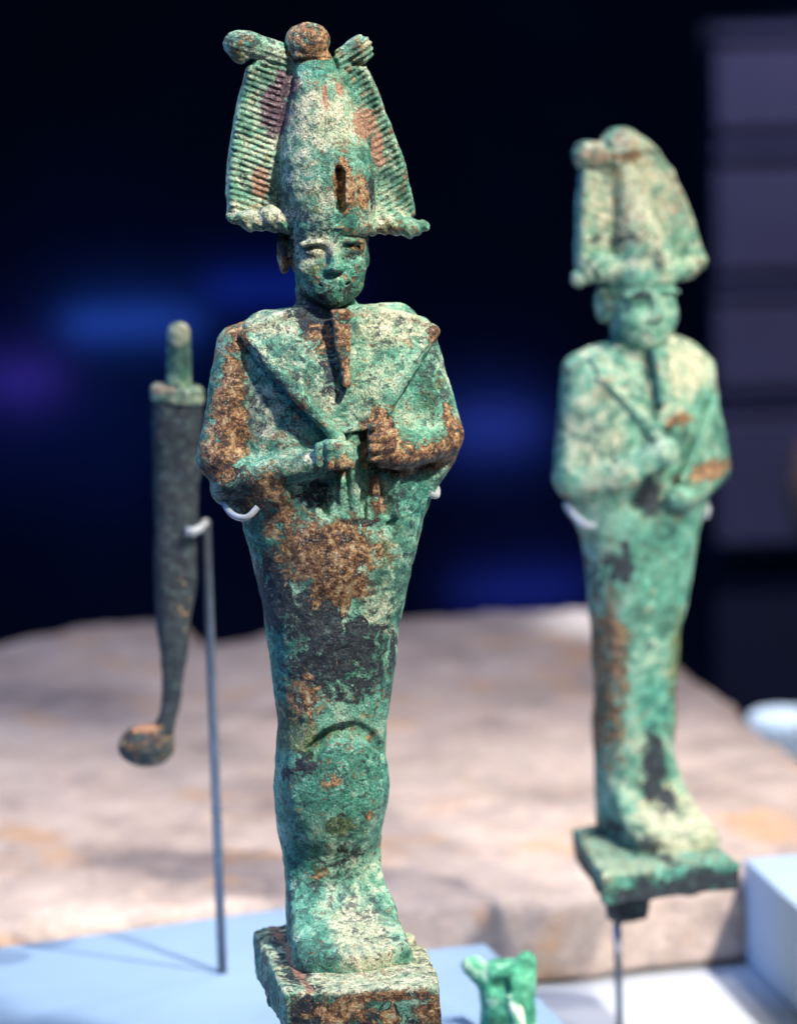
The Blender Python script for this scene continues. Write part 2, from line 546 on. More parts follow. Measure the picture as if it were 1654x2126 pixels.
    skull = smin(skull, e((0, -0.91, -0.745), (0.25, 0.11, 0.08)), 0.06)
    skull = smax(skull, -cap(X, Yh, Z, (-0.34, -0.93, -0.66), (0.34, -0.93, -0.66), 0.035, 0.035), 0.05)
    F = rough(skull * s, xs, ys, zs, ((2.5, 0.16), (0.9, 0.12)), S['seed'] + 2)
    head = finish('head', F, xs, ys, zs, root, None, hh)
    # false beard
    bp = S['beard']
    lo = np.array(pt(bp[0][0] - 30, bp[1][1] + 20, -150)); hi = np.array(pt(bp[0][0] + 40, bp[0][1] - 15, 0))
    xs, ys, zs, x, y, z = grid(np.minimum(lo, hi), np.maximum(lo, hi), hh)
    zb = [L(*bp[0][:2])[1], L(*bp[1][:2])[1]]; xb = [L(*bp[0][:2])[0], L(*bp[1][:2])[0]]
    t = (z - zb[1]) / (zb[0] - zb[1])
    cxb = xb[1] + (xb[0] - xb[1]) * t; wb = (bp[1][2] + (bp[0][2] - bp[1][2]) * t) * mmpp
    cyb = (bp[1][3] + (bp[0][3] - bp[1][3]) * t) * mmpp
    F = smax(smax(np.abs(x - cxb) - wb, np.abs(y - cyb) - 1.7 + 0 * x, 0.8), np.maximum(z - zb[0], zb[1] - z) + 0 * x, 0.8)
    F = rough(F + 0.05 * np.cos(z * 2 * math.pi / 1.6), xs, ys, zs, ((2, 0.14), (0.8, 0.08)), S['seed'] + 3)
    finish('beard', F, xs, ys, zs, head, dict(S.get('base_mask') or {}, rust=S.get('beard_rust', 0.75)), hh)

    # ---- tall crown
    T2 = S['crown']
    z2 = [L((r[1] + r[2]) / 2, r[0])[1] for r in T2]; c2 = [L((r[1] + r[2]) / 2, r[0])[0] for r in T2]
    a2 = [(r[2] - r[1]) / 2 * mmpp for r in T2]; b2 = [r[3] * mmpp for r in T2]; y2 = [r[4] * mmpp for r in T2]
    hk = hb * 0.62
    lo = (min(c - a for c, a in zip(c2, a2)) - 2, -14, min(z2) - 1); hi = (max(c + a for c, a in zip(c2, a2)) + 2, 13, max(z2) + 2)
    xs, ys, zs, x, y, z = grid(lo, hi, hk)
    F = smax(loft(x, y, z, z2, c2, a2, b2, y2, 2.2), np.maximum(z - max(z2), min(z2) - z) + 0 * x, 1.0)
    for (p, q, r, dep) in S['slots']:
        a = L(*p); b = L(*q)
        yf = np.interp((a[1] + b[1]) / 2, np.array(z2)[np.argsort(z2)], (np.array(y2) - np.array(b2))[np.argsort(z2)])
        g = cap(x, (y - yf) * 0.45, z, (a[0], 0, a[1]), (b[0], 0, b[1]), r * mmpp, r * mmpp)
        F = smax(F, -g, 0.35)
        F = smin(F, np.maximum(smax(np.abs(g) - 0.35, loft(x, y, z, z2, c2, a2, b2, y2, 2.2) - 0.12, 0.3), -50 + 0 * x), 0.3)
    F = rough(F, xs, ys, zs, ((5, 0.3), (2, 0.14), (0.9, 0.12)), S['seed'] + 4)
    crown = finish('crown', F, xs, ys, zs, root, dict(S.get('base_mask') or {}, pale=0.50), hk)
    # ball on top
    d = S['ball']
    cb = pt(d[0], d[1], d[4])
    lo = [cb[0] - d[2] * mmpp - 1.5, cb[1] - d[2] * mmpp - 1.5, cb[2] - d[3] * mmpp - 2]
    hi = [cb[0] + d[2] * mmpp + 1.5, cb[1] + d[2] * mmpp + 1.5, cb[2] + d[3] * mmpp + 1.5]
    xs, ys, zs, x, y, z = grid(lo, hi, hk)
    F = ell(x, y, z, cb, (d[2] * mmpp, d[2] * mmpp * 0.95, d[3] * mmpp))
    F = smin(F, cap(x, y, z, (cb[0] - d[2] * mmpp * .55, cb[1] - d[2] * mmpp * .55, cb[2] - d[3] * mmpp * .62), (cb[0] + d[2] * mmpp * .7, cb[1] - d[2] * mmpp * .45, cb[2] - d[3] * mmpp * .72), .9, .9), 0.8)
    F = rough(F, xs, ys, zs, ((2.4, 0.3), (1.0, 0.16)), S['seed'] + 5)
    finish('finial', F, xs, ys, zs, crown, None, hk)
    # plumes with barbs in relief
    for sgn, pl in zip((-1, 1), S['plumes']):
        P = [L(*p) for p in pl['poly']]
        C3 = pl['curl']
        cc = [(L(p[0], p[1]), L(p[2], p[3]), p[4] * mmpp, p[5] * mmpp) for p in C3]
        al = P + [q for c_ in cc for q in c_[:2]]
        lo = (min(p[0] for p in al) - 4, pl['y'] * mmpp - 5, min(p[1] for p in al) - 4)
        hi = (max(p[0] for p in al) + 4, pl['y'] * mmpp + 5, max(p[1] for p in al) + 4)
        hp = hb * 0.55
        xs, ys, zs, x, y, z = grid(lo, hi, hp)
        yc = pl['y'] * mmpp
        p2 = smin(poly2(x, z, P), 1e3 + 0 * x * z, 0.1)
        ang = R(pl['ang']); u = -math.sin(ang) * x + math.cos(ang) * z
        bend = 0.045 * (x - np.mean([p[0] for p in P])) ** 2
        ph = (u + bend * sgn * 0) * 2 * math.pi / (pl['pitch'] * mmpp)
        o2 = np.argsort(z2); J = lambda v: np.interp(z, np.array(z2)[o2], np.array(v)[o2])
        fade = np.clip(-p2 / 0.7, 0, 1) * np.clip((np.abs(x - J(c2)) - J(a2) - 0.9) / 0.8, 0.08, 1)
        barb = pl['amp'] * np.cos(ph + 0.6 * np.sin(x * 0.5)) * fade
        thick = 1.75 + 0.5 * np.exp(-((p2 + 0.8) / 0.9) ** 2)
        F = smax(p2 + 0 * y, np.abs(y - yc) - thick + barb, 0.9)
        for a, b, ra, rb in cc:
            ky = cap(x, (y - yc) * 1.0, z, (a[0], -0.6, a[1]), (b[0], -0.6, b[1]), ra, rb)
            F = smin(F, ky + (0.07 if sgn < 0 else 0.2) * np.cos(u * 2 * math.pi / (pl['pitch'] * mmpp)), 1.0)
        F = rough(F, xs, ys, zs, ((3, 0.2), (1.0, 0.13)), S['seed'] + 6 + sgn)
        finish('plume', F, xs, ys, zs, crown, dict(S.get('base_mask') or {}, pale=0.42), hp)
    # horns under the plumes
    for hn in S['horns']:
        P = [pt(*p[:2], p[3]) for p in hn]
        al = np.array(P)
        lo = al.min(0) - 5; hi = al.max(0) + 5
        xs, ys, zs, x, y, z = grid(lo, hi, hk)
        F = None
        for i in range(len(P) - 1):
            c = cap(x, y, z, P[i], P[i + 1], hn[i][2] * mmpp, hn[i + 1][2] * mmpp)
            F = c if F is None else smin(F, c, 1.2)
        F = F + 0.16 * np.cos((x + 0.5 * z) * 2 * math.pi / 2.4)
        F = rough(F, xs, ys, zs, ((2.4, 0.22), (0.9, 0.12)), S['seed'] + 9)
        finish('horn', F, xs, ys, zs, crown, dict(S.get('base_mask') or {}, pale=0.45), hk)

    # ---- base block: corners from the photograph's top face
    inv = Matrix.Rotation(-S['yaw'], 3, 'Z')
    Bp = []
    for p in S['base']:
        q = at_z(p[0], p[1], oz + BT / 1000)
        v = inv @ Vector((q.x - ox, q.y - Y, 0))
        Bp.append((v.x * 1000, v.y * 1000))
    al = np.array(Bp)
    bl = S['base_low']
    lo = (al[:, 0].min() - 2, al[:, 1].min() - 2, -bl - 1); hi = (al[:, 0].max() + 2, al[:, 1].max() + 2, BT + 1.5)
    xs, ys, zs, x, y, z = grid(lo, hi, hb)
    p2 = poly2(x, y, Bp)
    low = S['base_under'](x, y, z) if S.get('base_under') else -z + 0 * x
    F = smax(smax(p2 + 0 * z, z - BT + 0 * x, 0.9), low, 0.9)
    if S.get('tang'):
        tx, ty, tw, td = S['tang']
        F = smin(F, smax(smax(np.abs(x - tx) - tw, np.abs(y - ty) - td, 0.8), np.maximum(z - 2, -bl - z) + 0 * x, 0.8), 0.8)
    F = rough(F, xs, ys, zs, ((5, 0.45), (2, 0.2), (0.9, 0.14)), S['seed'] + 11)
    finish('base', F, xs, ys, zs, root)
    return root, L, pt, front


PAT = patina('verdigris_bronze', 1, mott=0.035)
PAT2 = patina('pale_verdigris_bronze', 5, 1.0, 0.02, 0.5, 0.01)

MAIN = dict(
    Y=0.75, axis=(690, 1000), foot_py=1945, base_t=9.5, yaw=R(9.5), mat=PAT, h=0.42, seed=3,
    base_blobs=[('pale', 740, 1944, 200, 9, .85), ('rust', 760, 1960, 170, 10, .75), ('rust', 650, 1990, 60, 26, .7), ('rust', 850, 1992, 60, 26, .75), ('rust', 740, 2012, 40, 20, .6), ('dark', 760, 2010, 190, 34, .7), ('dark', 585, 1992, 36, 44, .85), ('coral', 585, 1950, 12, 4, .6)],
    box=(405, 972), neck_top=590, shoulder_top=(690, 635),
    trunk=[(632, 525, 845, 32, 6), (660, 505, 868, 46, 4), (700, 486, 890, 66, 2), (750, 486, 890, 82, 0), (800, 486, 890, 94, 0), (900, 490, 886, 106, 0), (1000, 496, 884, 108, 0),
           (1060, 500, 884, 105, 0), (1100, 507, 880, 104, 0), (1200, 533, 855, 106, 0), (1300, 548, 833, 104, 0), (1400, 560, 820, 100, 0),
           (1500, 576, 805, 97, 0), (1560, 571, 803, 100, -3), (1630, 562, 807, 103, -4), (1700, 570, 800, 97, 0), (1750, 581, 790, 92, 2),
           (1800, 590, 786, 88, 3), (1850, 595, 784, 86, 3), (1900, 597, 786, 86, 2), (1960, 597, 790, 86, 0)],
    feet=dict(toe=-26.5, cx=(-3.3, -2.0), w=(9.0, 12.0)),
    neck=((674, 600), (676, 680), 60),
    limbs=[((492, 712), (452, 940), 44, 46, 0, -20, 2.0), ((452, 945), (560, 1005), 44, 36, -20, -70, 2.0), ((470, 985), (640, 945), 36, 29, -45, -116, 1.3),
           ((868, 715), (915, 890), 42, 46, 0, -20, 2.0), ((922, 912), (800, 935), 42, 29, -25, -112, 1.2), ((470, 1010), (540, 1060), 34, 30, 0, -20, 2.5),
           ((918, 950), (860, 1030), 34, 34, 0, -10, 2.5)],
    lumps=[((772, 905), (30, 30, 52), -128, 1.0), ((672, 925), (40, 28, 34), -128, 1.0), ((690, 1600), (78, 28, 110), -78, 5), ((640, 1600), (50, 22, 110), -76, 4),
           ((700, 1120), (90, 30, 70), -82, 5)],
    fingers=[((750, 872), (790, 866), 10, 44), ((748, 893), (792, 886), 10, 50), ((748, 914), (790, 908), 10, 50), ((750, 934), (788, 930), 9, 42),
             ((640, 908), (640, 945), 9, 38), ((660, 902), (662, 948), 9, 46), ((680, 902), (682, 948), 9, 48), ((699, 908), (700, 946), 8, 44),
             ((715, 890), (722, 1062), 13, 4), ((762, 975), (764, 1062), 10, 3), ((806, 975), (806, 1055), 9, 3), ((690, 985), (694, 1060), 9, 3)],
    grooves=[([(640, 1078), (700, 1082), (800, 1074)], 7, 5), ([(708 + 82 * math.cos(R(a)), 1578 - 84 * math.sin(R(a)), 9.5) for a in range(14, 170, 12)], 14, 14),
             ([(740, 885), (738, 1060)], 9, 7), ([(784, 985), (784, 1050)], 8, 6),
             ([(655, 980), (660, 1050)], 8, 6), ([(650, 1792), (672, 1780), (700, 1768)], 6, 2)],
    collar=[(500, 668), (560, 645), (620, 630), (740, 630), (820, 642), (880, 660), (905, 682), (880, 715), (820, 785), (768, 862), (735, 880), (690, 885), (668, 890), (600, 815), (545, 745), (498, 695)],
    collar_out=2.3,
    sceptres=[('crook', [((503, 690, 22), (600, 802, 27), 16, 16), ((600, 802, 27), (684, 896, 26), 16, 13)]),
              ('flail', [((893, 690, 8), (830, 770, 18), 19, 13), ((830, 770, 18), (772, 858, 24), 13, 12)])],
    head=dict(c=(679, 528), y=-8, w=83, chin=(686, 632), top=(684, 440)),
    beard=((692, 634, 20, -92), (699, 792, 8, -128)),
    crown=[(100, 632, 678, 26, 10), (125, 612, 694, 40, 10), (180, 601, 716, 54, 6), (250, 590, 745, 70, 2), (320, 580, 768, 82, -4), (380, 578, 776, 90, -8),
           (430, 588, 776, 92, -8), (466, 598, 774, 92, -8), (484, 606, 767, 84, -7), (502, 626, 748, 66, -5)],
    slots=[((691, 350), (692, 424), 16, 1.0)],
    ball=(640, 88, 46, 40, 4),
    plumes=[dict(poly=[(514, 138), (498, 200), (484, 260), (475, 340), (471, 400), (474, 446), (500, 462), (610, 470), (605, 400), (600, 300), (612, 200), (630, 128), (590, 106), (545, 118)],
                 curl=[(578, 108, 520, 92, 22, 26), (520, 92, 492, 92, 26, 27), (492, 92, 500, 112, 24, 20)], y=18, ang=-20, pitch=12.4, amp=0.165),
            dict(poly=[(700, 120), (730, 132), (764, 138), (790, 196), (815, 260), (840, 330), (858, 400), (868, 450), (840, 466), (740, 466), (735, 400), (720, 300), (700, 200)],
                 curl=[(718, 118, 748, 104, 20, 26), (748, 104, 752, 112, 26, 24)], y=18, ang=30, pitch=12.4, amp=0.165)],
    horns=[[(478, 448, 10, -6), (515, 455, 20, -10), (560, 450, 24, -20), (605, 462, 22, -30)], [(884, 472, 13, -4), (850, 474, 19, -10), (810, 462, 22, -20), (765, 468, 20, -30)]],
    base=[(525, 1932), (592, 2063), (912, 2046), (907, 2006), (862, 1948), (792, 1886), (620, 1908)], base_low=0.2,
    blobs=[('rust', 640, 78, 44, 30, .75), ('rust', 655, 108, 48, 16, .9), ('pale', 635, 65, 30, 14, .5), ('rust', 500, 90, 40, 26, .35), ('moss', 490, 115, 22, 18, .6),
           ('jade', 660, 140, 46, 22, .9), ('wine', 590, 175, 22, 28, .85), ('wine', 568, 230, 24, 46, .95), ('coral', 667, 200, 6, 24, .95), ('coral', 700, 183, 9, 14, .8),
           ('coral', 755, 258, 26, 30, .9), ('coral', 785, 310, 12, 34, .8), ('coral', 793, 335, 8, 12, .8), ('coral', 538, 375, 16, 34, .85), ('jade', 505, 250, 22, 26, .45),
           ('jade', 745, 190, 26, 26, .6), ('pale', 650, 240, 60, 60, .75), ('pale', 690, 280, 60, 40, .7), ('jade', 715, 320, 60, 40, .55), ('jade', 755, 350, 22, 50, .7), ('pale', 640, 380, 40, 60, .45),
           ('rust', 700, 385, 17, 48, 1.1), ('dark', 702, 400, 12, 30, .8), ('rust', 742, 395, 14, 30, .9), ('dark', 764, 395, 10, 30, .8), ('jade', 700, 455, 30, 24, .9), ('pale', 560, 440, 60, 20, .85),
           ('moss', 800, 470, 20, 16, .8), ('rust', 820, 478, 30, 12, .5), ('moss', 500, 455, 20, 12, .6), ('pale', 640, 505, 40, 26, .8), ('moss', 600, 450, 60, 24, .35), ('moss', 660, 385, 70, 70, .42), ('pale', 622, 520, 26, 40, .9), ('moss', 625, 520, 30, 40, .36), ('dark', 588, 515, 18, 34, .7), ('rust', 590, 555, 16, 24, .6),
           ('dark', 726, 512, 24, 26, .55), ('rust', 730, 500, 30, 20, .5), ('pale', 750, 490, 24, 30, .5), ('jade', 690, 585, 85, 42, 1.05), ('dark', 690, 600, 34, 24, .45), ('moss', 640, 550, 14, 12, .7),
           ('jade', 650, 640, 50, 30, .5), ('dark', 648, 652, 44, 44, .9), ('dark', 668, 730, 22, 70, .62), ('rust', 655, 690, 34, 34, .62),  # neck and beside beard: chin shade painted in as dark, among rust corrosion
           ('pale', 560, 665, 70, 26, .6), ('pale', 800, 680, 80, 40, .7), ('jade', 780, 740, 70, 60, .35), ('rust', 895, 690, 16, 20, .9), ('rust', 490, 700, 20, 40, .8), ('rust', 478, 780, 24, 60, .8), ('rust', 470, 870, 34, 70, .95), ('rust', 445, 940, 30, 40, .95),
           ('dark', 450, 965, 44, 22, .8), ('pale', 530, 850, 40, 60, .6), ('dark', 510, 1010, 60, 44, .75), ('rust', 540, 1000, 40, 40, .75), ('rust', 570, 1060, 40, 40, .7), ('pale', 590, 930, 50, 40, .5),
           ('rust', 600, 830, 20, 50, .5), ('rust', 690, 950, 30, 20, .6), ('dark', 640, 1010, 36, 26, .6), ('rust', 775, 900, 30, 55, 1.1), ('rust', 860, 945, 90, 28, 1.05), ('rust', 945, 915, 30, 46, .95), ('rust', 920, 860, 14, 40, .6), ('moss', 875, 830, 30, 30, .6), ('jade', 860, 800, 50, 60, .6), ('moss', 910, 790, 16, 30, .6),
           ('rust', 765, 1010, 16, 50, .75), ('jade', 850, 1040, 50, 50, .95), ('jade', 545, 1100, 50, 40, .8), ('dark', 730, 1070, 60, 10, .6),
           ('rust', 660, 1130, 78, 50, 1.1), ('rust', 690, 1195, 56, 42, .9), ('moss', 780, 1130, 24, 40, .6), ('dark', 565, 1160, 36, 50, .75), ('dark', 560, 1230, 34, 60, .9), ('dark', 640, 1250, 60, 60, .85), ('dark', 690, 1320, 70, 60, .85), ('dark', 640, 1370, 50, 50, .85), ('dark', 720, 1410, 60, 30, .7), ('dark', 790, 1340, 30, 50, .7),
           ('dark', 760, 1300, 24, 40, .5), ('pale', 770, 1240, 50, 70, .55), ('jade', 575, 1340, 30, 80, .9), ('jade', 700, 1400, 60, 50, .5), ('rust', 620, 1430, 34, 40, .75), ('moss', 600, 1490, 40, 50, .9), ('moss', 620, 1520, 30, 30, .6), ('jade', 750, 1450, 60, 60, .6),
           ('jade', 700, 1600, 120, 90, .75), ('moss', 700, 1500, 60, 18, .5), ('dark', 620, 1560, 26, 20, .7), ('rust', 670, 1590, 26, 16, .6), ('dark', 590, 1590, 16, 24, .6), ('moss', 690, 1690, 30, 24, .7), ('rust', 752, 1672, 8, 8, .9), ('dark', 690, 1760, 60, 26, .45), ('rust', 650, 1790, 20, 14, .5), ('jade', 612, 1800, 24, 90, .9),
           ('pale', 720, 1900, 60, 60, .8), ('jade', 640, 1930, 26, 60, .6), ('pale', 740, 1980, 90, 50, .7), ('moss', 800, 1975, 16, 20, .6),
           ('pale', 650, 2040, 100, 14, .75), ('pale', 560, 1980, 40, 50, .5), ('dark', 540, 2040, 16, 90, .8), ('rust', 750, 2085, 180, 26, .75), ('dark', 760, 2120, 150, 40, .6), ('rust', 592, 2090, 12, 50, .8)],
)

SIDE = dict(
    Y=0.93, axis=(1325, 1000), foot_py=1725, base_t=7.5, yaw=R(24), mat=PAT2, h=0.6, seed=11,
    base_blobs=[('pale', 1340, 1724, 220, 8, .95), ('dark', 1340, 1772, 240, 30, .85), ('jade', 1340, 1760, 240, 36, .9), ('dark', 1260, 1722, 16, 10, .6), ('dark', 1250, 1840, 70, 60, .85), ('jade', 1250, 1840, 70, 60, .85)],  # front face's shade under the overhead light painted in with dark blobs
    box=(1110, 1540), neck_top=660, shoulder_top=(1325, 706),
    trunk=[(704, 1215, 1435, 28, 6), (730, 1178, 1470, 44, 4), (780, 1162, 1490, 66, 0), (830, 1160, 1492, 82, 0), (900, 1160, 1494, 92, 0), (1000, 1168, 1488, 92, 0), (1060, 1180, 1476, 88, 0), (1110, 1200, 1455, 86, 0), (1200, 1212, 1440, 84, 0), (1300, 1222, 1412, 82, 0),
           (1400, 1228, 1400, 80, 0), (1500, 1229, 1398, 80, 0), (1600, 1232, 1391, 78, 0), (1660, 1234, 1389, 76, 0), (1740, 1236, 1392, 76, 0)],
    feet=dict(toe=-25, cx=(-2.5, -1.5), w=(9.2, 12.0)),
    neck=((1328, 660), (1326, 722), 60),
    limbs=[((1192, 770), (1172, 970), 40, 42, 8, -5, 2.4), ((1172, 985), (1250, 975), 42, 34, -5, -80, 2.0), ((1250, 975), (1318, 930), 33, 28, -80, -112, 1.5),
           ((1462, 775), (1488, 960), 38, 40, 0, -10, 2.4), ((1488, 980), (1380, 1022), 38, 28, -15, -105, 1.6)],
    lumps=[((1325, 925), (30, 26, 30), -120, 1.0), ((1365, 1018), (36, 26, 24), -118, 1.0)],
    fingers=[ ((1300, 925), (1345, 915), 9, 24), ((1350, 1005), (1385, 1000), 9, 24), ((1350, 1025), (1385, 1022), 9, 24)],
    grooves=[([(1285, 985), (1275, 1040)], 16, 14)],
    collar=[(1190, 735), (1260, 708), (1330, 700), (1400, 708), (1470, 740), (1430, 800), (1390, 850), (1350, 880), (1310, 880), (1260, 840), (1220, 790)], collar_out=1.0,
    sceptres=[('crook', [((1208, 772, 6), (1318, 898, 10), 8, 15)]), ('flail', [((1462, 836, 14), (1372, 985, 20), 15, 14)])],
    head=dict(c=(1320, 632), y=-8, w=78, chin=(1334, 722), top=(1322, 552)),
    beard=((1330, 715, 18, -84), (1326, 830, 12, -108)), beard_rust=0.0, ear=1.0,
    crown=[(300, 1262, 1310, 28, 6), (340, 1256, 1322, 36, 4), (400, 1258, 1338, 46, 0), (460, 1262, 1356, 58, -4), (520, 1258, 1384, 72, -8), (560, 1254, 1398, 80, -10), (588, 1252, 1400, 80, -10)],
    slots=[],
    ball=(1284, 306, 47, 42, 0),
    plumes=[dict(poly=[(1196, 306), (1192, 360), (1186, 430), (1183, 510), (1184, 566), (1300, 572), (1310, 420), (1300, 300), (1240, 296)], curl=[(1240, 322, 1200, 318, 28, 26), (1205, 318, 1198, 326, 26, 22)], y=2, ang=-20, pitch=18, amp=0.14),
            dict(poly=[(1290, 290), (1330, 280), (1362, 306), (1402, 356), (1446, 450), (1476, 535), (1454, 568), (1300, 566), (1300, 420)], curl=[(1325, 300, 1340, 310, 12, 12)], y=0, ang=30, pitch=18, amp=0.14)],
    horns=[[(1180, 572, 18, -14), (1215, 552, 28, -20), (1265, 558, 28, -34)], [(1462, 547, 19, -6), (1430, 558, 24, -14), (1395, 562, 24, -26)]],
    base=[(1187, 1722), (1250, 1818), (1536, 1788), (1420, 1700), (1290, 1700)], base_low=11.0,
    tang=(-13.2, -13.0, 4.4, 4.0),
    blobs=[('rust', 1290, 320, 50, 10, .7), ('moss', 1275, 500, 60, 40, .4), ('pale', 1300, 400, 120, 130, .7), ('pale', 1400, 760, 70, 70, .75), ('pale', 1200, 900, 60, 120, .6), ('rust', 1450, 975, 60, 16, .95), ('rust', 1370, 865, 30, 12, .9), ('coral', 1320, 385, 10, 14, .6), ('coral', 1215, 775, 12, 12, .45), ('dark', 1300, 1012, 24, 40, .85), ('dark', 1250, 492, 60, 12, .65), ('dark', 1330, 530, 16, 30, .55), ('dark', 1290, 607, 34, 12, .55), ('coral', 1405, 420, 44, 80, .44), ('coral', 1210, 320, 44, 30, .5), ('coral', 1285, 285, 44, 24, .5), ('rust', 1238, 1330, 22, 90, .7), ('rust', 1236, 1480, 20, 80, .66), ('dark', 1240, 1430, 18, 110, .55), ('moss', 1392, 1420, 26, 120, .9), ('dark', 1225, 1180, 30, 70, .5), ('rust', 1500, 760, 14, 60, .5), ('jade', 1330, 1150, 110, 120, .55),  # horn shadow, recess below the hands and eye sockets: shade painted as dark
           ('jade', 1440, 830, 30, 30, .6), ('jade', 1320, 1080, 120, 70, .5), ('dark', 1250, 1160, 24, 50, .7), ('jade', 1390, 1200, 40, 60, .6), ('rust', 1245, 1400, 20, 90, .6), ('moss', 1380, 1380, 30, 90, .7), ('dark', 1320, 1580, 24, 60, 1.0), ('dark', 1345, 1640, 24, 24, .8), ('jade', 1320, 1450, 40, 60, .8),
           ('pale', 1345, 1695, 80, 60, 1.1), ('dark', 1250, 1720, 20, 40, .6), ('pale', 1380, 1780, 150, 12, .8), ('dark', 1390, 1840, 200, 34, .75), ('jade', 1390, 1840, 200, 34, .7)],
    base_mask=dict(pale=0.25),
)

main_root, ML, Mpt, Mfront = build_statuette(MAIN)
tag(main_root, 'large sharp green bronze standing figure with plumed crown and rust patches, front centre', 'statuette', 'bronze standing figures with plumed crowns')
side_root, SL, Spt, Sfront = build_statuette(SIDE)
tag(side_root, 'pale green bronze standing figure behind at right, its base held up on a thin rod', 'statuette', 'bronze standing figures with plumed crowns')


# ------------------------------------------------------------------ boxes, tubes
def tube(name, pts, r, mat, parent=None, seg=10, caps=True, radii=None):
    P = [Vector(p) for p in pts]
    V, Q = [], []
    up = Vector((0.13, 0.9, 0.31)).normalized()
    for i, p in enumerate(P):
        d = (P[min(i + 1, len(P) - 1)] - P[max(i - 1, 0)]).normalized()
        a = d.cross(up).normalized(); b = d.cross(a)
        rr = radii[i] if radii else r
        for k in range(seg):
            t = 2 * math.pi * k / seg
            V.append(p + a * math.cos(t) * rr + b * math.sin(t) * rr)
    F = []
    for i in range(len(P) - 1):
        for k in range(seg):
            F.append((i * seg + k, i * seg + (k + 1) % seg, (i + 1) * seg + (k + 1) % seg, (i + 1) * seg + k))
    F.append(tuple(range(seg))); F.append(tuple(reversed(range((len(P) - 1) * seg, len(P) * seg))))
    me = bpy.data.meshes.new(name)
    me.from_pydata([tuple(v) for v in V], [], F)
    import bmesh
    bm = bmesh.new(); bm.from_mesh(me); bmesh.ops.recalc_face_normals(bm, faces=bm.faces); bm.to_mesh(me); bm.free()
    for p in me.polygons: p.use_smooth = len(p.vertices) == 4
    return link(name, me, mat, parent)


def prism(name, pts, z0, z1, mat, parent=None, bev=0.0008, seg=2):
    """upright block over a ground polygon, edges rounded"""
    import bmesh
    bm = bmesh.new()
    lo = [bm.verts.new((p[0], p[1], z0)) for p in pts]
    hi = [bm.verts.new((p[0], p[1], z1)) for p in pts]
    n = len(pts)
    bm.faces.new(lo); bm.faces.new(hi)
    for i in range(n): bm.faces.new((lo[i], lo[(i + 1) % n], hi[(i + 1) % n], hi[i]))
    bmesh.ops.recalc_face_normals(bm, faces=bm.faces)
    if bev: bmesh.ops.bevel(bm, geom=list(bm.edges), offset=bev, segments=seg, affect='EDGES', profile=0.5)
    me = bpy.data.meshes.new(name); bm.to_mesh(me); bm.free()
    return link(name, me, mat, parent)


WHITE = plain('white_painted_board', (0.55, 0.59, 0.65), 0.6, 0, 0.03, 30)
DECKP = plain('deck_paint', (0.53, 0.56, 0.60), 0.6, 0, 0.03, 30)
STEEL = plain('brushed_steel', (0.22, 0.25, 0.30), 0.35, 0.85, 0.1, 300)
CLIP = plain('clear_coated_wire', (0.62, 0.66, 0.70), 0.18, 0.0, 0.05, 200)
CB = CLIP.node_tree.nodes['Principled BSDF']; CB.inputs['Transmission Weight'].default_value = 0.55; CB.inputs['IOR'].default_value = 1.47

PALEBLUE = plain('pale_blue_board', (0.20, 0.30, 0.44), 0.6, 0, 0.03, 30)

# ------------------------------------------------------------------ showcase deck and plinths
deck = prism('case_floor', [(-0.55, 0.55), (0.55, 0.55), (0.55, 1.02), (0.12, 1.06), (0.07, 1.30), (-0.55, 1.30)], -0.03, 0.0, DECKP)
tag(deck, 'white painted deck of the showcase under the stone and plinths', kind='structure')
AZ = 0.031
pb0, pb1 = at_z(0, 1966, AZ), at_z(530, 1893, AZ)
dr = (pb1 - pb0).normalized()
bl, br = pb0 - dr * 0.06, pb1 + dr * 0.012
fw = Vector((dr.y, -dr.x, 0))
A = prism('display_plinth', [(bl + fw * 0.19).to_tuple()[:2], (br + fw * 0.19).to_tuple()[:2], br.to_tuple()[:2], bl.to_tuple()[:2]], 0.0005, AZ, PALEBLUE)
tag(A, 'low pale blue plinth at left carrying the rod of the dark implement', 'plinth', 'painted plinths')
DZ = 0.027
q0, q1, q2 = at_z(870, 1972, DZ), at_z(1008, 1958, DZ), at_z(1132, 2084, DZ)
dd = (q1 - q0).normalized(); de = (q2 - q1).normalized()
l0 = br + fw * 0.002 + Vector((0.0012, 0, 0))
back_l = q0 - dd * ((q0.x - l0.x) / dd.x)
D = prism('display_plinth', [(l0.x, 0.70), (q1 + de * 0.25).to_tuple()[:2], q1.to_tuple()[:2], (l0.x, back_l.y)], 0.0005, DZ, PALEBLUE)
tag(D, 'low pale blue plinth under the large figure, ending beside the small green figurine', 'plinth', 'painted plinths')
CZ = 0.0295
c0, c1, c2 = at_z(1541, 1782, CZ), at_z(1654, 1886, CZ), at_z(1654, 1757, CZ)
e1 = (c1 - c0).normalized(); e2 = (c2 - c0).normalized()
e2 = Vector((-e1.y, e1.x, 0)) * -1 if Vector((-e1.y, e1.x, 0)).x < 0 else Vector((-e1.y, e1.x, 0))
cpl = prism('display_plinth', [c0.to_tuple()[:2], (c0 + e1 * 0.22).to_tuple()[:2], (c0 + e1 * 0.22 + e2 * 0.2).to_tuple()[:2], (c0 + e2 * 0.2).to_tuple()[:2]], 0.0005, CZ, plain('shade_tinted_board', (0.40, 0.53, 0.68), 0.6, 0, 0.03, 30))  # white board, with the blue shade of its left side mixed into the colour
tag(cpl, 'pale box plinth at the right edge with its left side in blue shade', 'plinth', 'painted plinths')


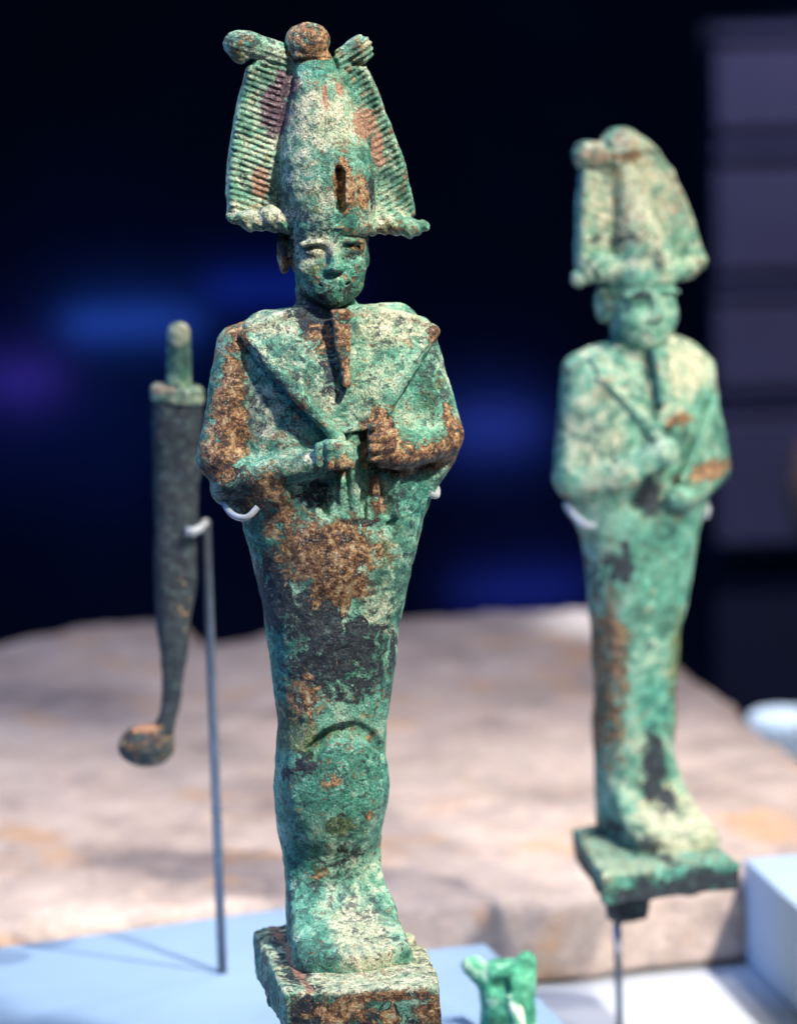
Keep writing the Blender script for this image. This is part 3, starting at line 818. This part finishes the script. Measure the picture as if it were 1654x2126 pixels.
# ------------------------------------------------------------------ sandstone slab
def stone_mat():
    m, nt, bs = node_mat('sandstone')
    t = NT(nt)
    co = t.n('ShaderNodeTexCoord').outputs['Object']
    a = t.noise(co, 16, 6, 0.62, 0.3); b = t.noise(co, 55, 6, 0.65); c = t.noise(co, 420, 4, 0.7)
    v = t.math('ADD', t.math('MULTIPLY', a, 0.55), t.math('MULTIPLY', b, 0.45))
    col = t.ramp(v, [(0.34, (0.30, 0.23, 0.205)), (0.43, (0.44, 0.345, 0.30)), (0.53, (0.57, 0.45, 0.39)), (0.64, (0.66, 0.54, 0.465))])
    orange = t.sm(t.noise(co, 26, 5, 0.6, 0.5), 0.52, 0.66)
    col = t.mix(t.math('MULTIPLY', orange, 0.8), col, (0.62, 0.37, 0.21))
    col = t.mix(0.6, col, t.ramp(c, [(0.35, (0.7,) * 3), (0.65, (1.15,) * 3)]), 'MULTIPLY')
    t.put(bs.inputs['Base Color'], col)
    bs.inputs['Roughness'].default_value = 0.85
    t.put(bs.inputs['Normal'], t.bump(t.math('ADD', b, t.math('MULTIPLY', c, 0.3)), 0.6, 0.003))
    return m


SZ = 0.024
outline = []
for p in [(-130, 1352), (0, 1338), (60, 1322), (150, 1303), (240, 1292), (325, 1288), (380, 1296), (430, 1328), (470, 1334), (545, 1314), (700, 1296), (840, 1282), (1000, 1272), (1120, 1264), (1222, 1256), (1300, 1290), (1360, 1340), (1410, 1378), (1480, 1424), (1560, 1490), (1654, 1576)]:
    q = at_z(p[0], p[1], SZ); outline.append((q.x, q.y))
fr = [at_z(1700, 1700, SZ), at_z(1660, 1800, SZ)]
outline += [(0.148, 1.06), (0.140, 1.03)]
fb = [at_z(1548, 2007, 0.001), at_z(1400, 2020, 0.001), at_z(1240, 2040, 0.001), at_z(1120, 2053, 0.001)]
outline += [(c0.x - 0.001 + 0.0, fb[0].y + 0.004)] + [(q.x, q.y + 0.004) for q in fb[1:]] + [(0.0, fb[-1].y + 0.006), (-0.05, 0.975), (-0.14, 0.955)]
O = np.array(outline) * 1000
xs, ys, zs, x, y, z = grid((O[:, 0].min() - 4, O[:, 1].min() - 4, 0.2), (O[:, 0].max() + 4, O[:, 1].max() + 4, 32), 2.0)
F = smax(smax(poly2(x, y, O) + 0 * z, z - SZ * 1000 + 0 * x, 6.0), 1.2 - z + 0 * x, 1.0)
F = rough(F, xs, ys, zs, ((60, 0.6), (24, 0.7), (9, 0.7), (4, 0.7)), 77)
V, Q = nets(F, (xs[0], ys[0], zs[0]), 2.0)
slab = link('stone_slab', raw_mesh('stone_slab', V / 1000, Q), stone_mat())
tag(slab, 'thick rough sandstone slab lying behind the bronze figures', 'stone')

# ------------------------------------------------------------------ mounts
def holder(label, rod_pts, prongs, r=0.0010, pr=0.0007):
    b = Vector(rod_pts[-1])
    root = empty('display_mount', b)
    tag(root, label, 'mount', 'wire display mounts')
    loc = lambda P: [Vector(p) - b for p in P]
    tube('rod', loc(rod_pts), r, STEEL, root, 12)
    for p in prongs: tube('prong', loc(p), pr, CLIP, root, 10)
    return root


def wp(root, p):  # local mm -> world
    return root.matrix_world @ Vector((p[0] / 1000, p[1] / 1000, p[2] / 1000))


bpy.context.view_layer.update()


def arc(root, P, n=18):
    """smooth curve through local mm points"""
    P = [Vector(p) for p in P]; out = []
    for i in range(len(P) - 1):
        p0, p1, p2, p3 = P[max(i - 1, 0)], P[i], P[i + 1], P[min(i + 2, len(P) - 1)]
        for k in range(n):
            t = k / n
            q = 0.5 * ((2 * p1) + (p2 - p0) * t + (2 * p0 - 5 * p1 + 4 * p2 - p3) * t * t + (3 * p1 - p0 - 3 * p2 + p3) * t ** 3)
            out.append(wp(root, q))
    out.append(wp(root, P[-1]))
    return out


bk = wp(main_root, Mpt(690, 1060, 135))
holder('wire mount behind the large figure with clear prongs at its hips',
       [bk, (bk.x, bk.y, DZ)],
       [arc(main_root, [Mpt(690, 1062, 135), Mpt(560, 1040, 120), Mpt(466, 1022, 40), Mpt(461, 1034, -20), Mpt(472, 1052, -70), Mpt(498, 1056, -92), Mpt(522, 1036, -90)]),
        arc(main_root, [Mpt(690, 1062, 135), Mpt(820, 1040, 120), Mpt(900, 1012, 50), Mpt(908, 1016, 0), Mpt(905, 1030, -25), Mpt(886, 1024, -40)])])
tg = wp(side_root, (-15.6, -12.0, -10.5))
bk2 = wp(side_root, Spt(1325, 1070, 115))
rb = at_y(1270, 2126, tg.y)
holder('thin steel rod under the base of the pale figure at right',
       [tg, (tg.x, tg.y, 0.0)],
       [arc(side_root, [Spt(1325, 1085, 105), Spt(1230, 1060, 100), Spt(1168, 1040, 20), Spt(1158, 1054, -30), Spt(1166, 1070, -62), Spt(1186, 1074, -74)]),
        arc(side_root, [Spt(1325, 1085, 105), Spt(1430, 1060, 95), Spt(1482, 1048, 30), Spt(1480, 1062, -10), Spt(1462, 1074, -40)])], 0.0010, 0.0010)

# ------------------------------------------------------------------ dark handle on its own rod
HY = 0.885
hr = at_y(360, 1080, HY)
foot = at_z(462, 2020, AZ)
hroot = empty('tapered_bronze', hr)
tag(hroot, 'dark tapered bronze implement with a pale peg on top and a round knob below', 'implement')
hm = HY * 1000 / FPX


def HL(px, py, yy=0):
    p = at_y(px, py, HY); return ((p.x - hr.x) * 1000, yy * hm, (p.z - hr.z) * 1000)


def hl2(px, py):
    q = HL(px, py); return (q[0], q[2])


PAT3 = patina('dark_bronze', 9, 1.0, -0.04, 0.5)
tabl = [(826, 313, 424, 44), (860, 315, 420, 46), (1000, 318, 415, 46), (1100, 320, 411, 44), (1200, 321, 408, 43), (1300, 326, 396, 38), (1400, 335, 384, 30), (1450, 336, 378, 26), (1500, 326, 366, 25), (1530, 310, 356, 25)]


def hfin(name, F, xs, ys, zs, h, base):
    V, Q = nets(F, (xs[0], ys[0], zs[0]), h)
    me = raw_mesh(name, V / 1000, Q)
    paint(me, [('rust', 388, 1250, 18, 110, .3), ('rust', 300, 1508, 36, 10, .7), ('coral', 300, 1506, 26, 7, .9), ('pale', 372, 690, 30, 24, .9), ('coral', 340, 806, 30, 8, .6), ('pale', 330, 800, 20, 14, .8)], hl2, base)
    return link(name, me, PAT3, hroot)


h_ = 0.6
lo = HL(240, 1610, -80); hi = HL(432, 815, 80)
xs, ys, zs, x, y, z = grid(lo, hi, h_)
zz = [HL((r[1] + r[2]) / 2, r[0])[2] for r in tabl]
F = loft(x, y, z, zz, [HL((r[1] + r[2]) / 2, r[0])[0] for r in tabl], [(r[2] - r[1]) / 2 * hm for r in tabl], [r[3] * hm for r in tabl], [0] * len(tabl), 3.0)
F = smax(F, np.maximum(z - zz[0], zz[-1] - z) + 0 * x, 0.8)
hfin('shank', rough(F, xs, ys, zs, ((5, .4), (2, .2)), 41), xs, ys, zs, h_, dict(dark=1.0))
lo = HL(236, 1610, -75); hi = HL(376, 1480, 75)
xs, ys, zs, x, y, z = grid(lo, hi, h_)
F = smin(ell(x, y, z, HL(305, 1548), (61 * hm, 58 * hm, 46 * hm)), cap(x, y, z, HL(345, 1500), HL(335, 1530), 22 * hm, 26 * hm), 1.2)
hfin('knob', rough(F, xs, ys, zs, ((5, .3), (2, .15)), 42), xs, ys, zs, h_, dict(dark=0.9, rust=0.42))
lo = HL(300, 850, -75); hi = HL(436, 785, 75)
xs, ys, zs, x, y, z = grid(lo, hi, h_)
c_ = HL(367, 818)
tilt = (z - c_[2]) + 0.11 * (x - c_[0])
F = smax(loft(x, y, z, [c_[2] - 9, c_[2] + 9], [c_[0]] * 2, [55 * hm] * 2, [50 * hm] * 2, [0, 0], 3.0), np.abs(tilt) - 17 * hm + 0 * y, 0.9)
hfin('collar', rough(F, xs, ys, zs, ((4, .3), (1.5, .15)), 43), xs, ys, zs, h_, dict(pale=0.55, dark=0.2))
lo = HL(330, 830, -45); hi = HL(412, 650, 45)
xs, ys, zs, x, y, z = grid(lo, hi, h_)
F = cap(x, y, z, HL(370, 820), HL(372, 692), 27 * hm, 25 * hm)
hfin('peg', rough(F, xs, ys, zs, ((4, .3), (1.5, .15)), 44), xs, ys, zs, h_, dict(pale=0.35, moss=0.4))
rt = at_y(428, 1092, HY + 0.006)
cl = [at_y(428, 1084, HY + 0.006), at_y(424, 1086, HY), at_y(416, 1098, HY - 0.005), at_y(402, 1104, HY - 0.0062), at_y(386, 1103, HY - 0.0062)]
hm_root = holder('slanting steel rod with a white clip holding the dark implement at left',
                 [cl[0], rt, (foot.x, foot.y, AZ)], [[Vector(c) for c in cl]], 0.0012, 0.0011)

# ------------------------------------------------------------------ small bright green figurine
GY = 0.832
g0 = at_y(1060, 2126, GY)
groot = empty('green_figurine', (g0.x, GY, DZ))
tag(groot, 'small bright green glazed figurine with two ears, cut off by the bottom edge', 'figurine')
gm = GY * 1000 / FPX


def GP(px, py, yy=0):
    p = at_y(px, py, GY); return ((p.x - g0.x) * 1000, yy * gm, (p.z - DZ) * 1000)


m_g, nt, bs = node_mat('green_glaze')
t = NT(nt); co = t.n('ShaderNodeTexCoord').outputs['Object']
nz = t.noise(co, 160, 6, 0.65, 0.5); nf = t.noise(co, 900, 3, 0.7)
cg = t.ramp(nz, [(0.36, (0.006, 0.075, 0.042)), (0.45, (0.022, 0.20, 0.115)), (0.54, (0.07, 0.34, 0.20)), (0.66, (0.42, 0.62, 0.45))])
t.put(bs.inputs['Base Color'], t.mix(0.6, cg, t.ramp(nf, [(0.35, (0.6,) * 3), (0.65, (1.25,) * 3)]), 'MULTIPLY'))
bs.inputs['Roughness'].default_value = 0.72
t.put(bs.inputs['Normal'], t.bump(nf, 0.9, 0.0012))
h_ = 0.5
bot = 0.2
lo = (GP(940, 2000)[0], -14, 0.0); hi = (GP(1135, 2000)[0], 12, GP(1090, 1955)[2])
xs, ys, zs, x, y, z = grid(lo, hi, h_)
zt_ = [bot, 1.5, GP(0, 2126)[2], GP(0, 2070)[2], GP(0, 2056)[2], GP(0, 2032)[2]]
cxg = GP(1055, 2100)[0]
F = loft(x, y, z, zt_, [cxg, cxg, cxg, cxg - .2, GP(1052, 2055)[0], GP(1050, 2032)[0]], [60 * gm, 62 * gm, 59 * gm, 59 * gm, 55 * gm, 40 * gm], [50 * gm, 60 * gm, 56 * gm, 56 * gm, 52 * gm, 40 * gm], [0] * 6, 2.3)
F = smax(F, np.maximum(z - zt_[-1], bot - z) + 0 * x, 1.5)
F = smin(F, cap(x, y, z, GP(1018, 2040), GP(981, 2006), 27 * gm, 24 * gm), 1.0)
F = smin(F, cap(x, y, z, GP(1082, 2050), GP(1090, 1998), 30 * gm, 24 * gm), 1.2)
F = smin(F, cap(x, y, z, GP(1058, 2030, -50), GP(1075, 2126, -62), 12 * gm, 14 * gm), 1.2)
F = smax(F, -ell(x, y, z, GP(1096, 2002, -24), (9 * gm, 9 * gm, 20 * gm)), 1.0)
F = smax(F, -ell(x, y, z, GP(1038, 2034, -46), (24 * gm, 14 * gm, 14 * gm)), 1.4)
V, Q = nets(rough(F, xs, ys, zs, ((4, .35), (1.6, .2)), 61), (xs[0], ys[0], zs[0]), h_)
link('body', raw_mesh('body', V / 1000, Q), m_g, groot)
pl_ = []
tube('ridge', [Vector(GP(1062, 2050, -50)) / 1000, Vector(GP(1070, 2085, -58)) / 1000, Vector(GP(1076, 2126, -60)) / 1000, Vector(GP(1080, 2190, -68)) / 1000], 0.0016,
     plain('pale_glaze', (0.62, 0.74, 0.55), 0.35, 0, 0.1, 300), groot)

# ------------------------------------------------------------------ dark room behind the case
ROOMF = plain('dark_floor_paint', (0.010, 0.011, 0.016), 0.7, 0, 0.2, 5)
ROOMW = plain('navy_wall_paint', (0.03, 0.05, 0.12), 0.8, 0, 0.2, 3)
fl = prism('floor', [(-6, -2), (6, -2), (6, 6), (-6, 6)], -1.25, -1.2, ROOMF, bev=0)
tag(fl, 'dark gallery floor', kind='structure')
wl = prism('wall', [(-6, 4.8), (6, 4.8), (6, 4.9), (-6, 4.9)], -1.2, 2.2, ROOMW, bev=0)
tag(wl, 'dark navy gallery wall', kind='structure')

# far cabinet of horizontal panels
PY = 2.6
pm = plain('slate_panel', (0.105, 0.095, 0.16), 0.8, 0, 0.12, 6)
rmn = plain('dark_rail', (0.015, 0.018, 0.04), 0.7, 0, 0.1, 6)
pr0 = at_y(1470, 1150, PY)
proot = empty('panelled_cabinet', (pr0.x, PY, -1.2))
tag(proot, 'tall dark slate cabinet of stacked panels, blurred behind the pale figure', 'cabinet')


def bar(name, y0, y1, mat, dep, parent, inv_=0.0, x1=2100, xl=1478):
    a = at_y(xl, y1, PY); b = at_y(xl, y0, PY)
    o = proot.location
    X0, X1 = a.x - o.x, at_y(x1, y1, PY).x - o.x
    return prism(name, [(X0 + inv_, -dep), (X1, -dep), (X1, 0.0), (X0 + inv_, 0.0)], a.z - o.z, b.z - o.z, mat, parent, bev=0.002)


bar('carcass', -60, 1180, rmn, 0.0, proot) if False else None
for (a, b) in ((98, 268), (345, 560), (628, 802), (862, 1118)): bar('panel', a, b, pm, 0.03, proot)
for (a, b) in ((60, 78), (290, 322), (580, 610), (818, 846), (1128, 1142)): bar('rail', a, b, plain('rail_paint', (0.10, 0.095, 0.17), 0.8, 0, 0.1, 6), 0.022, proot)
bm0 = at_y(1478, 1150, PY)
link_o = prism('back_board', [(0.004, 0.001), (0.26, 0.001), (0.26, 0.03), (0.004, 0.03)], 0.0, at_y(1478, 50, PY).z + 1.2, rmn, proot, bev=0)
lamp('cabinet_fill', 'SPOT', (0.55, 1.9, 0.75), (0.33, 2.6, 0.02), 26, (0.72, 0.70, 1.0), 0.1, 50, 0.9)  # unseen lamp added to lift the blurred panels out of the dark

# unseen strip lamps added to make the blurred blue glows on the wall
def glow_band(px, py, half, gap, e, col):
    """unseen strip lamp added for one blue glow on the far wall"""
    c = at_y(px, py, 4.8)
    o = lamp('added_glow_lamp', 'AREA', (c.x, 4.8 - gap, c.z), (c.x, 4.8, c.z), e, col, half * 2 / FPX * 4.8, size_y=0.008)
    return o


glow_band(275, 672, 135, 0.032, 0.08, (0.09, 0.27, 1.0))
glow_band(560, 598, 130, 0.03, 0.038, (0.05, 0.13, 1.0))
glow_band(50, 790, 70, 0.045, 0.035, (0.32, 0.14, 1.0))
glow_band(190, 880, 200, 0.16, 0.07, (0.04, 0.20, 1.0))
glow_band(1020, 890, 100, 0.05, 0.058, (0.16, 0.24, 1.0))
glow_band(1080, 1225, 140, 0.04, 0.036, (0.12, 0.16, 1.0))

# round white pedestal and a terracotta jar at the right edge
pc = at_z(1662, 1500, 0.0)
import bmesh


def lathe(name, prof, mat, parent=None, seg=48):
    V, F = [], []
    for r, z_ in prof:
        for k in range(seg):
            t_ = 2 * math.pi * k / seg
            V.append((r * math.cos(t_), r * math.sin(t_), z_))
    for i in range(len(prof) - 1):
        for k in range(seg): F.append((i * seg + k, i * seg + (k + 1) % seg, (i + 1) * seg + (k + 1) % seg, (i + 1) * seg + k))
    F.append(tuple(reversed(range(seg)))); F.append(tuple(range((len(prof) - 1) * seg, len(prof) * seg)))
    me = bpy.data.meshes.new(name); me.from_pydata(V, [], F)
    for p in me.polygons: p.use_smooth = len(p.vertices) == 4
    return link(name, me, mat, parent)


ped = lathe('round_pedestal', [(0.012, -1.2), (0.0125, -0.03), (0.0135, -0.005), (0.0125, 0.0), (0.010, 0.0015), (0.004, 0.002)], WHITE)
ped.location = (pc.x + 0.003, pc.y + 0.10, -0.019)
tag(ped, 'round white pedestal top at the right edge behind the sandstone', 'pedestal')
lamp('pedestal_spot', 'SPOT', (pc.x + 0.1, pc.y - 0.1, 0.9), (pc.x, pc.y + 0.1, 0), 80, (0.8, 0.9, 1.0), 0.02, 12, 0.5)
JY = 2.3
j = at_y(1676, 1130, JY)
jar = lathe('terracotta_jar', [(0.004, 0), (0.006, 0.002), (0.011, 0.02), (0.0125, 0.035), (0.010, 0.05), (0.006, 0.056), (0.0075, 0.062), (0.006, 0.063)], plain('terracotta', (0.62, 0.30, 0.15), 0.8, 0, 0.15, 80))
jar.location = j
tag(jar, 'orange terracotta jar cut off by the right edge before the slate cabinet', 'jar')
